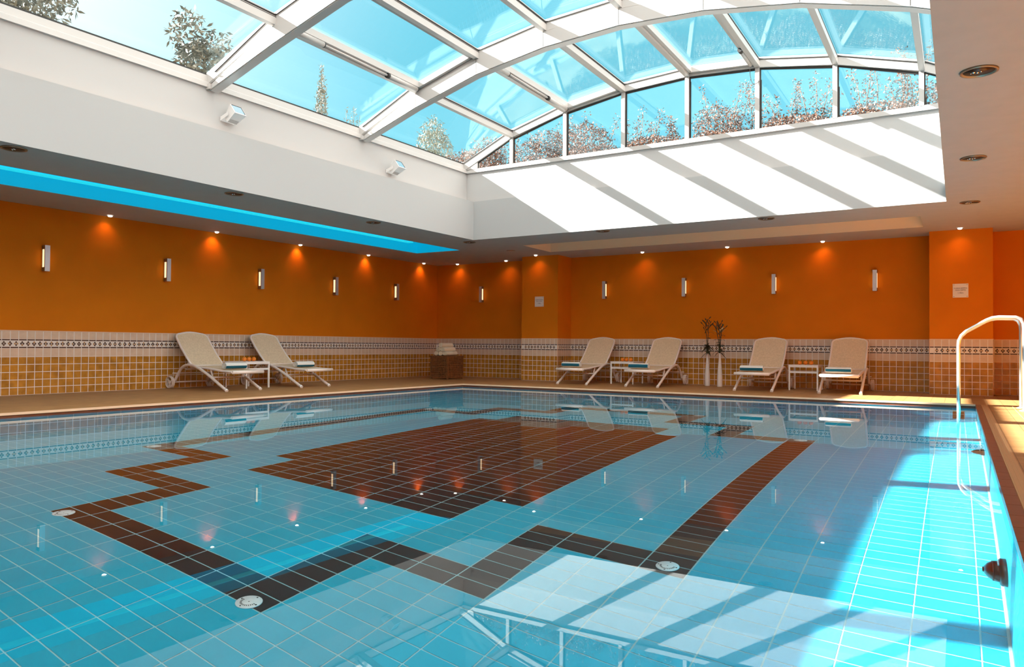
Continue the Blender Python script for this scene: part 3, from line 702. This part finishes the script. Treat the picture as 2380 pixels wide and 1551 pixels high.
for n, (x, y, k, r, t) in enumerate(lspots):
    o = lo0 if n == 0 else copy_tree(lo0)
    o.location = (x, y, 0); o.rotation_euler = (0, 0, r if k == 0 else -PI/2+r)
    o['label'] = 'white framed beige mesh lounger '+t

# rolled striped towels lying across the foot ends
def towel_mesh(name, r, L, stripe, mats, parent=None, cap=True):
    b = B(); seg = 28; n = 14
    for i in range(n):
        for q in range(seg):
            a0, a1 = 2*PI*q/seg, 2*PI*(q+1)/seg; z0, z1 = -L/2+L*i/n, -L/2+L*(i+1)/n
            am = math.degrees((a0+a1)/2)
            m = 1 if stripe and stripe[0] <= am <= stripe[1] else 0
            def P(a, z):
                e = 1-.05*abs(2*z/L)**6; k = 1+.02*math.sin(9*z/L+3*a)
                return (r*k*e*math.cos(a)*1.12, z, r*k*e*math.sin(a)*.92)
            b.quad(P(a0, z0), P(a0, z1), P(a1, z1), P(a1, z0), m, True)
    for s in (-1, 1):
        b.poly([(r*.95*1.12*math.cos(2*PI*q/seg), s*L/2*.995, r*.95*.92*math.sin(2*PI*q/seg)) for q in (range(seg) if s > 0 else range(seg, 0, -1))], 0)
        sp = [(1.12*r*(.12+.80*q/40)*math.cos(q*.42), s*(L/2+.001), .92*r*(.12+.80*q/40)*math.sin(q*.42)) for q in range(41)]
        b.tube(sp, r*.075, 6, 0, up=(0, 1, 0))
        if stripe: b.tube([(p[0]*1.08, p[1]-s*.002, p[2]*1.08) for p in sp[12:36]], r*.06, 6, 1, up=(0, 1, 0))
    return b.make(name, mats)
def towel(name, x, y, z, rz, stripe, L, r, label, cat, group, mats=('towelw', 'towelb')):
    o = towel_mesh(name, r, L, stripe, list(mats)); o.location = (x, y, z); o.rotation_euler = (0, 0, rz); return tag(o, label, cat, group)
TG = 'blue and white rolled towels on the loungers'
# local y is the roll axis; camera looks from -x side of these angles
tws = [(-9.30, 7.335, .372, -.05, (300, 360), 'on the lounger by the side wall before the table'), (-9.26, 8.67, .372, -.04, (300, 350), 'on the lounger by the side wall past the table'),
       (-6.12, 12.25, .364, PI/2, (150, 215), 'on the lounger beside the small-sign pillar'), (-4.80, 12.25, .364, PI/2, (145, 215), 'on the lounger just before the vases'),
       (-2.865, 12.25, .364, PI/2, (170, 235), 'on the lounger just past the vases'), (-1.57, 12.25, .364, PI/2, (155, 205), 'on the sunlit lounger, bright cyan band')]
for x, y, z, rz, st, t in tws:
    towel('rolled_towel', x, y, z, rz, st, .36, .052, 'rolled blue and white towel '+t, 'towel', TG)

# ------------------------------------------------------------------ side tables with oranges
def make_table():
    t = thing('side_table', '', 'side table', group='white square side tables between loungers')
    b = B(); b.box(-.23, -.255, .405, .23, .255, .42); b.make('tabletop', 'whitepl', t)
    b = B()
    for s in (-1, 1): b.box(-.23, s*.255-(.022 if s > 0 else 0), .38, .23, s*.255+(0 if s > 0 else .022), .4045); b.box(s*.23-(.022 if s > 0 else 0), -.233, .38, s*.23+(0 if s > 0 else .022), .233, .4045)
    b.make('apron', 'whitepl', t)
    for sx in (-1, 1):
        for sy in (-1, 1):
            b = B(); x0 = sx*.218; y0 = sy*.243; b.box(x0-.0115, y0-.0115, 0, x0+.0115, y0+.0115, .38); b.make('leg', 'whitepl', t)
    b = B(); b.box(-.207, -.2495, .285, .207, -.2365, .315); b.make('crossbar', 'whitepl', t)
    return t
tb0 = make_table()
for n, (x, y, r, t) in enumerate([(-9.77, 7.95, PI/2, 'between the two side-wall loungers'), (-5.385, 13.13, 0, 'between the loungers before the vases'), (-2.19, 13.15, 0, 'between the loungers past the vases')]):
    o = tb0 if n == 0 else copy_tree(tb0); o.location = (x, y, 0); o.rotation_euler = (0, 0, r); o['label'] = 'square white metal side table '+t
def make_orange():
    b = B(); R = .036; b.lathe([(R*math.sin(PI*q/12)+1e-5, -R*.95*math.cos(PI*q/12)) for q in range(13)], (0, 0, R*.95), 20)
    o = b.make('orange', 'fruit'); tag(o, '', 'orange', 'oranges on the side tables')
    b = B(); b.lathe([(.005, R*1.87), (.003, R*1.93), (0, R*1.94)], seg=8); b.make('stem_button', 'leafdk', o); return o
or0 = make_orange(); n = 0
for (x, y, dx, dy, t) in ((-9.77, 7.98, .012, .082, 'on the side-wall table'), (-5.385, 13.1, .082, .006, 'on the table before the vases'), (-2.19, 13.1, .09, .006, 'on the table past the vases')):
    for q, w in enumerate(('first', 'middle', 'last')):
        o = or0 if n == 0 else copy_tree(or0); n += 1
        jx = random.uniform(-.01, .01); o.location = (x+dx*(q-1), y+dy*(q-1)+(jx if dx > .05 else 0), .4201); o['label'] = 'round orange fruit, '+w+' of three '+t

# ------------------------------------------------------------------ tall vases with lilies
def leaf(b, p, d, L, w, m=0, droop=.3):
    p = Vector(p); d = Vector(d).normalized(); s = d.cross(Vector((0, 0, 1)))
    if s.length < .1: s = Vector((1, 0, 0))
    s.normalize(); pts = []
    for q in range(5):
        t = q/4; c = p+d*L*t+Vector((0, 0, -droop*L*t*t)); ww = w*math.sin(PI*min(.98, .12+.86*t))
        pts.append((c-s*ww/2, c+s*ww/2))
    for q in range(4): b.quad(pts[q][0], pts[q][1], pts[q+1][1], pts[q+1][0], m, True)
def vase(x, y, h, label, plant_label, seed, flowers):
    random.seed(seed)
    t = thing('floor_vase', label, 'vase', (x, y, 0), group='tall white bottle vases on the deck')
    b = B(); b.lathe([(0, .002), (.046, 0), (.048, .01), (.047, .10), (.046, .18), (.040, .28), (.031, .38), (.022, .48), (.017, .56), (.0165, .60), (.013, .60), (.013, .5)], seg=24); b.make('body', 'vase', t)
    pl = thing('lily_stems', plant_label, 'plant', (x, y, .585), group='dark leafy lily stems in the vases')
    st = B(); lf = B(); pe = B()
    for q in range(46):
        a = random.uniform(0, 2*PI); e = random.uniform(-.5, 1.); z = random.uniform(.02, .17)
        leaf(lf, (0, 0, z), (math.cos(a), math.sin(a), e), random.uniform(.10, .18), .026, 0, .45)
    stems = [(0, .03), (1.9, .10), (4.2, .09)] if flowers else [(.4, .02), (2.6, .05)]
    for a, spread in stems:
        top = Vector((math.cos(a)*spread, math.sin(a)*spread, h-.60+random.uniform(-.06, 0)))
        P = smoothstep([(0, 0, -.05), (top.x*.3, top.y*.3, top.z*.4), (top.x*.8, top.y*.8, top.z*.75), tuple(top)], 4); st.tube(P, .0058, 6)
        for q in range(13):
            i = int(len(P)*(.3+.68*q/13)); i = min(i, len(P)-1); a2 = q*2.4+a; e = .9
            if q < 6: leaf(lf, P[i], (math.cos(a2), math.sin(a2), .6), random.uniform(.09, .14), .024, 0, .6)
            else:
                d = Vector((math.cos(a2)*.8, math.sin(a2)*.8, e)).normalized(); L = random.uniform(.06, .12)
                st.tube([P[i], P[i]+d*L], .0042, 5); st.tube([P[i]+d*L, P[i]+d*(L+.012), P[i]+d*(L+.045)], .0105, 6, scale=[.5, 1, .3])
                if flowers and q in (5, 6): 
                    for u in range(3): leaf(pe, P[i]+d*L, (d.x+math.cos(u*2.1)*.35, d.y+math.sin(u*2.1)*.35, .25+.2*u), .10, .036, 0, .1)
    st.make('stem', 'leafdk', pl); lf.make('foliage', 'leafdk', pl)
    if flowers: pe.make('flower', 'petal', pl)
vase(-3.905, 13.32, 1.21, 'tall white tapering floor vase holding stems without flowers, close to the wall', 'dark leafy stems with small buds and no flowers in a white vase', 3, False)
vase(-3.64, 13.18, 1.13, 'tall white tapering floor vase holding pale lilies, beside the flowerless one', 'dark leafy stems with pale lily flowers in a white vase', 11, True)
random.seed(5)

# ------------------------------------------------------------------ slatted wooden crate with rolled towels
cr = thing('wooden_crate', 'dark wooden lattice crate table in the room corner under rolled towels', 'crate', (-9.41, 12.27, 0), math.radians(-6)); S = .49
b = B(); b.box(-.012, -.012, .462, S+.012, S+.012, .485); b.make('lid', 'wood', cr)
b = B()
for x in (0, S-.032):
    for y in (0, S-.032): b.box(x, y, 0, x+.032, y+.032, .462)
for z in (.03, .43):
    for (x0, y0, x1, y1) in ((.032, .004, S-.032, .024), (.032, S-.024, S-.032, S-.004), (.004, .032, .024, S-.032), (S-.024, .032, S-.004, S-.032)): b.box(x0, y0, z, x1, y1, z+.032)
b.make('corner_frame', 'wood', cr)
for (ox, oy, dx, dy) in ((.032, .014, 1, 0), (.032, S-.014, 1, 0), (.014, .032, 0, 1), (S-.014, .032, 0, 1)):
    b = B(); W = S-.064; n = 10
    for q in range(n):
        u = W*(q+.5)/n; cx, cy = ox+dx*u, oy+dy*u; hw = W/n*.27
        b.box(cx-(hw if dx else .004), cy-(hw if dy else .004), .062, cx+(hw if dx else .004), cy+(hw if dy else .004), .43)
        z = .062+.368*(q+.5)/n; hz = .368/n*.27; cx, cy = ox+dx*W/2, oy+dy*W/2; sg = .006 if (oy < .1 and dx) or (ox < .1 and dy) else -.006
        ex, ey = (0, -sg) if dx else (-sg, 0)
        b.box(cx+ex-(W/2 if dx else .003), cy+ey-(W/2 if dy else .003), z-hz, cx+ex+(W/2 if dx else .003), cy+ey+(W/2 if dy else .003), z+hz)
    b.make('lattice_panel', 'wood', cr)
rot = Matrix.Rotation(math.radians(-6), 3, 'Z'); RW = .052
for (u, lv, t) in ((.12, 0, 'bottom row, at the side-wall end'), (.24, 0, 'bottom row, middle one'), (.36, 0, 'bottom row, with its whole length visible'), (.18, 1, 'second row, side-wall end'), (.30, 1, 'second row, longer visible one'), (.24, 2, 'single one at the very top')):
    p = Vector((-9.41, 12.27, 0))+rot @ Vector((u, .22, 0)); z = .4855+RW*.93+lv*RW*1.62
    o = towel_mesh('bath_towel', RW, .34, None, ['towelc', 'towelc']); o.location = (p.x, p.y, z); o.rotation_euler = (0, 0, math.radians(-6)+.02*random.uniform(-1, 1))
    tag(o, 'rolled cream towel in the pyramid on the crate, '+t, 'towel', 'cream rolled towels on the crate')

# ------------------------------------------------------------------ depth signs
def text(body, size, parent, y, name='lettering'):
    cu = bpy.data.curves.new(name, 'FONT'); cu.body = body; cu.size = size; cu.align_x = 'CENTER'; cu.align_y = 'CENTER'; cu.extrude = .0004
    o = bpy.data.objects.new(name, cu); C.objects.link(o); o.parent = parent; cu.materials.append(M['ink'])
    bpy.context.view_layer.update(); me = bpy.data.meshes.new_from_object(o.evaluated_get(bpy.context.evaluated_depsgraph_get())); bpy.data.objects.remove(o)
    o = bpy.data.objects.new(name, me); C.objects.link(o); o.parent = parent
    o.location = (0, -.0075, y); o.rotation_euler = (PI/2, 0, 0); return o
for x, y, z, w, h, t in ((-7.283, 13.101, 1.602, .205, .205, 'that looks smaller, on the pillar by the crate corner'), (.028, 13.199, 1.597, .205, .212, 'that looks larger, on the pillar behind the ladder')):
    s = thing('depth_sign', 'white square pool depth sign '+t, 'sign', (x, y, z), group='pool depth signs on the pillars')
    b = B(); b.box(-w/2, -.006, -h/2, w/2, 0, h/2); b.make('plate', 'sign', s)
    b = B()
    for sx in (-1, 1):
        for sz in (-1, 1): b.lathe([(.005, 0), (.005, .002), (0, .003)], (sx*(w/2-.016), -.006, sz*(h/2-.016)), 8, X=(1, 0, 0), Y=(0, 0, 1), Z=(0, -1, 0))
    b.make('screw', 'ink', s)
    text('DUBINA BAZENA', .0225, s, .036); text('POOL DEPTH', .0225, s, .006); text('1.45m', .031, s, -.036)

# ------------------------------------------------------------------ outside: roof garden
g = B(); ZG = 3.55
g.box(-40, -30, ZG-.2, -7.85, 60, ZG); g.box(-7.85, 11.0, ZG-.2, 3.5, 60, ZG)
tag(g.make('garden_ground', 'soil'), 'brown planted ground of the roof garden around the skylight', 'ground', kind='structure')
g = B(); g.box(3.45, -30, -.2, 40, 60, -.12); g.box(-40, -40, -.2, 3.45, -4.25, -.12)
tag(g.make('terrace', mat('pale_paving', (.55, .48, .40), .8)), kind='structure', label='pale paving outside the pool hall', cat='ground')

def plant(name, label, cat, base, blobs, n, ls, leafm, stems, group=None, up=.3, lw=.45):
    """blobs: (dx,dy,z,rx,rz) ellipsoids from base; stems: list of point lists"""
    t = thing(name, label, cat, base, group=group)
    b = B(); tot = sum(q[3]*q[3]*q[4] for q in blobs)
    for (dx, dy, z, rx, rz) in blobs:
        for _ in range(int(n*rx*rx*rz/tot)):
            while True:
                u = Vector((random.uniform(-1, 1), random.uniform(-1, 1), random.uniform(-1, 1)))
                if u.length < 1: break
            u = u*(u.length**-.35 if u.length > .05 else 1)
            if u.length > 1.06: u.normalize()
            p = (dx+u.x*rx, dy+u.y*rx, z+u.z*rz)
            if p[2] < .02: continue
            d = Vector((random.gauss(0, 1), random.gauss(0, 1), random.gauss(up, .8))).normalized(); L = ls*random.uniform(.6, 1.3)
            s = d.cross(Vector((random.gauss(0, 1), random.gauss(0, 1), random.gauss(0, 1)))).normalized()*L*lw*.5
            P = Vector(p); b.quad(P, P+d*L*.45+s, P+d*L, P+d*L*.45-s, 0)
    b.make('foliage', leafm, t)
    b = B()
    for P in stems: b.tube(smoothstep(P, 3), .010, 6, scale=[1-.7*i/(3*(len(P)-1)) for i in range(3*(len(P)-1)+1)])
    if stems: b.make('branch', 'bark', t)
    return t
random.seed(21)
# hedge behind the gable, one shrub behind each pane
HT = [4.75, 4.80, 4.80, 4.80, 4.95, 4.80, 4.95, 4.85]
paneword = ['small triangular gable pane at the skylight corner', 'gable pane next to the triangular one', 'third gable pane counted from the triangular one', 'fourth gable pane counted from the triangular one', 'tall gable pane before the peak', 'tall gable pane past the peak', 'last full gable pane before the ceiling edge', 'narrow gable pane cut by the ceiling edge']
for k in range(8):
    xc = (NX[k]+.50)*1.144; H = HT[k]-ZG; blobs = []; stems = []
    blobs.append((0, 0, .42, .60, .34)); blobs.append((.3, 0, .45, .36, .30)); blobs.append((-.3, .1, .5, .34, .32))
    if k in (0, 1): blobs.append((-.1, 0, .7, .55, .36)); blobs.append((.2, -.1, .95, .35, .26))
    if k in (2, 4, 7): blobs.append((-.1, 0, .85, .42, .34))
    for q in range(9):
        dx = random.uniform(-.55, .55); h = H*random.uniform(.75, 1.08); lx = dx+random.uniform(-.2, .25)
        stems.append([(dx*.6, 0, 0), (dx, .05, h*.5), ((dx+lx)/2+.03, 0, h*.8), (lx, 0, h)])
        for w in range(5):
            f = .5+.5*w/4; blobs.append((dx+(lx-dx)*max(0, f-.5)*2, 0, h*f, .13-.05*f, .10))
    plant('hedge_shrub', 'reddish brown leafy shrub outside, seen through the '+paneword[k], 'shrub', (xc, 12.15+.12*math.sin(k*2), ZG), blobs, 9500, .042, 'leafred', stems, 'reddish hedge outside the gable')
plant('leafy_shrub', 'large-leaved grey-green shrub outside the eave glass before the first rib', 'shrub', (-9.35, 6.75, ZG), [(0, 0, .85, .38, .7), (-.1, -.17, 1.6, .28, .36), (.08, .2, 1.5, .22, .28), (0, 0, 1.2, .36, .35)], 2600, .10, 'leafgrey', [[(0, 0, 0), (.02, .03, .7), (-.05, 0, 1.7)], [(0, 0, 0), (.1, .15, .8), (.1, .25, 1.5)]], up=-.5, lw=.34)
plant('leafy_shrub', 'dark leafy branches outside, cut by the top corner of the picture', 'shrub', (-9.3, 4.30, ZG), [(0, 0, 1.0, .45, .5), (.05, -.2, 1.35, .5, .4), (0, .15, 1.25, .45, .35)], 2600, .09, 'leafgrey', [[(0, 0, 0), (0, .05, .7), (0, 0, 1.6)]], up=-.5, lw=.34)
plant('cypress', 'slim dark cypress standing outside between the two skylight ribs', 'tree', (-13, 12.62, ZG+1.2), [(0, 0, 1.15, .15, 1.0), (0, 0, 1.6, .13, .8), (0, 0, 2.1, .08, .6)], 1700, .07, 'leafcyp', [[(0, 0, -1.2), (0, 0, 1.5), (0, 0, 2.6)]], up=1.5, lw=.3)
plant('small_bush', 'small upright twiggy bush outside, beside the cypress', 'shrub', (-11, 11.5, ZG+.3), [(-.12, 0, 1.55, .07, .35), (.05, .05, 1.5, .09, .4), (.17, .1, 1.35, .06, .35), (0, 0, 1.1, .2, .3), (.2, .3, 1.1, .25, .2)], 700, .06, 'leafcyp', [[(0, 0, -.3), (-.05, 0, .9), (-.12, 0, 1.8)], [(0, 0, -.3), (.05, .05, 1), (.06, .05, 1.9)], [(0, 0, -.3), (.1, .1, 1), (.18, .1, 1.7)]], up=1.2, lw=.3)
plant('weeping_tree', 'rounded pale green weeping tree outside, past the second rib foot', 'tree', (-11.1, 14.55, ZG), [(0, 0, 1.9, .48, .62), (-.05, 0, 2.35, .33, .45), (0, 0, 1.5, .5, .5), (0, 0, 2.7, .14, .2)], 5200, .085, 'leafpale', [[(0, 0, 0), (0, 0, 1.5), (0, 0, 2.3)]], up=-1.2, lw=.22)
plant('corner_shrub', 'dark twiggy shrub behind the glass at the gable corner, beside the weeping tree', 'shrub', (-9.0, 12.7, ZG), [(0, 0, .7, .45, .4), (.3, .05, 1.0, .35, .22), (-.3, 0, .95, .3, .25), (.1, 0, 1.05, .3, .2)], 3600, .045, 'leafred', [[(0, 0, 0), (.1, 0, .6), (.3, 0, 1.25)], [(0, 0, 0), (-.2, 0, .6), (-.35, 0, 1.3)]], up=.2)

# ------------------------------------------------------------------ world, sun
w = bpy.data.worlds.new('sky'); sc.world = w; w.use_nodes = True; nt = w.node_tree; nt.nodes.clear()
out = nt.nodes.new('ShaderNodeOutputWorld'); bg = nt.nodes.new('ShaderNodeBackground'); nt.links.new(bg.outputs[0], out.inputs[0])
tc = nt.nodes.new('ShaderNodeTexCoord'); sp = nt.nodes.new('ShaderNodeSeparateXYZ'); nt.links.new(tc.outputs['Generated'], sp.inputs[0])
rp = nt.nodes.new('ShaderNodeValToRGB'); e = rp.color_ramp.elements
e[0].position = .0; e[0].color = (.42, .36, .28, 1); e[1].position = 1.; e[1].color = (.7, .7, .66, 1)
for pos, col in ((.49, (.45, .40, .33)), (.505, (.28, .36, .38)), (.58, (.145, .44, .53)), (.74, (.105, .41, .52)), (.86, (.45, .60, .62))):
    q = e.new(pos); q.color = (*col, 1)
mr = nt.nodes.new('ShaderNodeMapRange'); mr.inputs[1].default_value = -1; mr.inputs[2].default_value = 1
nt.links.new(sp.outputs['Z'], mr.inputs[0]); nt.links.new(mr.outputs[0], rp.inputs[0])
# haze: pale glow around the sun's side of the sky
SUN = Vector((1.5625, .69, -1)).normalized()
dt = nt.nodes.new('ShaderNodeVectorMath'); dt.operation = 'DOT_PRODUCT'; dt.inputs[1].default_value = tuple(-SUN); nt.links.new(tc.outputs['Generated'], dt.inputs[0])
hz = nt.nodes.new('ShaderNodeMapRange'); hz.interpolation_type = 'SMOOTHSTEP'; hz.inputs[1].default_value = .35; hz.inputs[2].default_value = 1.; hz.inputs[3].default_value = 0; hz.inputs[4].default_value = 1.
nt.links.new(dt.outputs['Value'], hz.inputs[0])
# white glow added to the unseen side of the sky, brightens the walls
d2 = nt.nodes.new('ShaderNodeVectorMath'); d2.operation = 'DOT_PRODUCT'; d2.inputs[1].default_value = (.80, -.60, .15); nt.links.new(tc.outputs['Generated'], d2.inputs[0])
h2 = nt.nodes.new('ShaderNodeMapRange'); h2.interpolation_type = 'SMOOTHSTEP'; h2.inputs[1].default_value = -.05; h2.inputs[2].default_value = .55; nt.links.new(d2.outputs['Value'], h2.inputs[0])
m2 = nt.nodes.new('ShaderNodeMix'); m2.data_type = 'RGBA'; m2.inputs['B'].default_value = (2.6, 2.45, 2.25, 1)
nt.links.new(h2.outputs[0], m2.inputs['Factor']); nt.links.new(rp.outputs[0], m2.inputs['A'])
mx = nt.nodes.new('ShaderNodeMix'); mx.data_type = 'RGBA'; mx.inputs['B'].default_value = (.95, .95, .9, 1)
nt.links.new(hz.outputs[0], mx.inputs['Factor']); nt.links.new(m2.outputs['Result'], mx.inputs['A']); nt.links.new(mx.outputs['Result'], bg.inputs[0])
bg.inputs[1].default_value = 1.0
sd = bpy.data.lights.new('sun', 'SUN'); sd.energy = 23.; sd.angle = math.radians(.55); sd.color = (1, .95, .88)
so = bpy.data.objects.new('sun', sd); C.objects.link(so); so.rotation_euler = SUN.to_track_quat('-Z', 'Y').to_euler(); so.location = (-20, -10, 20)
try: sd.cycles.is_caustics_light = True
except Exception as ex: print(ex)

# ------------------------------------------------------------------ camera
cd = bpy.data.cameras.new('camera'); cam = bpy.data.objects.new('camera', cd); C.objects.link(cam); sc.camera = cam
cd.sensor_width = 36; cd.lens = 36*1715.48/2380; cd.clip_start = .05; cd.clip_end = 300
yaw, pit, rol = .5441, .0167, .0076
R = Matrix.Rotation(yaw, 4, 'Z') @ Matrix.Rotation(PI/2+pit, 4, 'X') @ Matrix.Rotation(rol, 4, 'Z')
cam.matrix_world = Matrix.Translation((0, 0, .7)) @ R

# ------------------------------------------------------------------ render look
sc.view_settings.view_transform = 'Standard'; sc.view_settings.look = 'None'; sc.view_settings.gamma = 1; sc.view_settings.exposure = .95
try: sc.view_settings.use_curve_mapping = False
except Exception: pass
cy = sc.cycles; cy.use_denoising = True; cy.use_adaptive_sampling = True; cy.adaptive_threshold = .02; cy.max_bounces = 10; cy.diffuse_bounces = 5; cy.glossy_bounces = 5; cy.transmission_bounces = 6; cy.transparent_max_bounces = 24
cy.sample_clamp_indirect = 8.; cy.caustics_reflective = False; cy.caustics_refractive = True; cy.blur_glossy = .3
try: cy.denoiser = 'OPENIMAGEDENOISE'
except Exception: pass
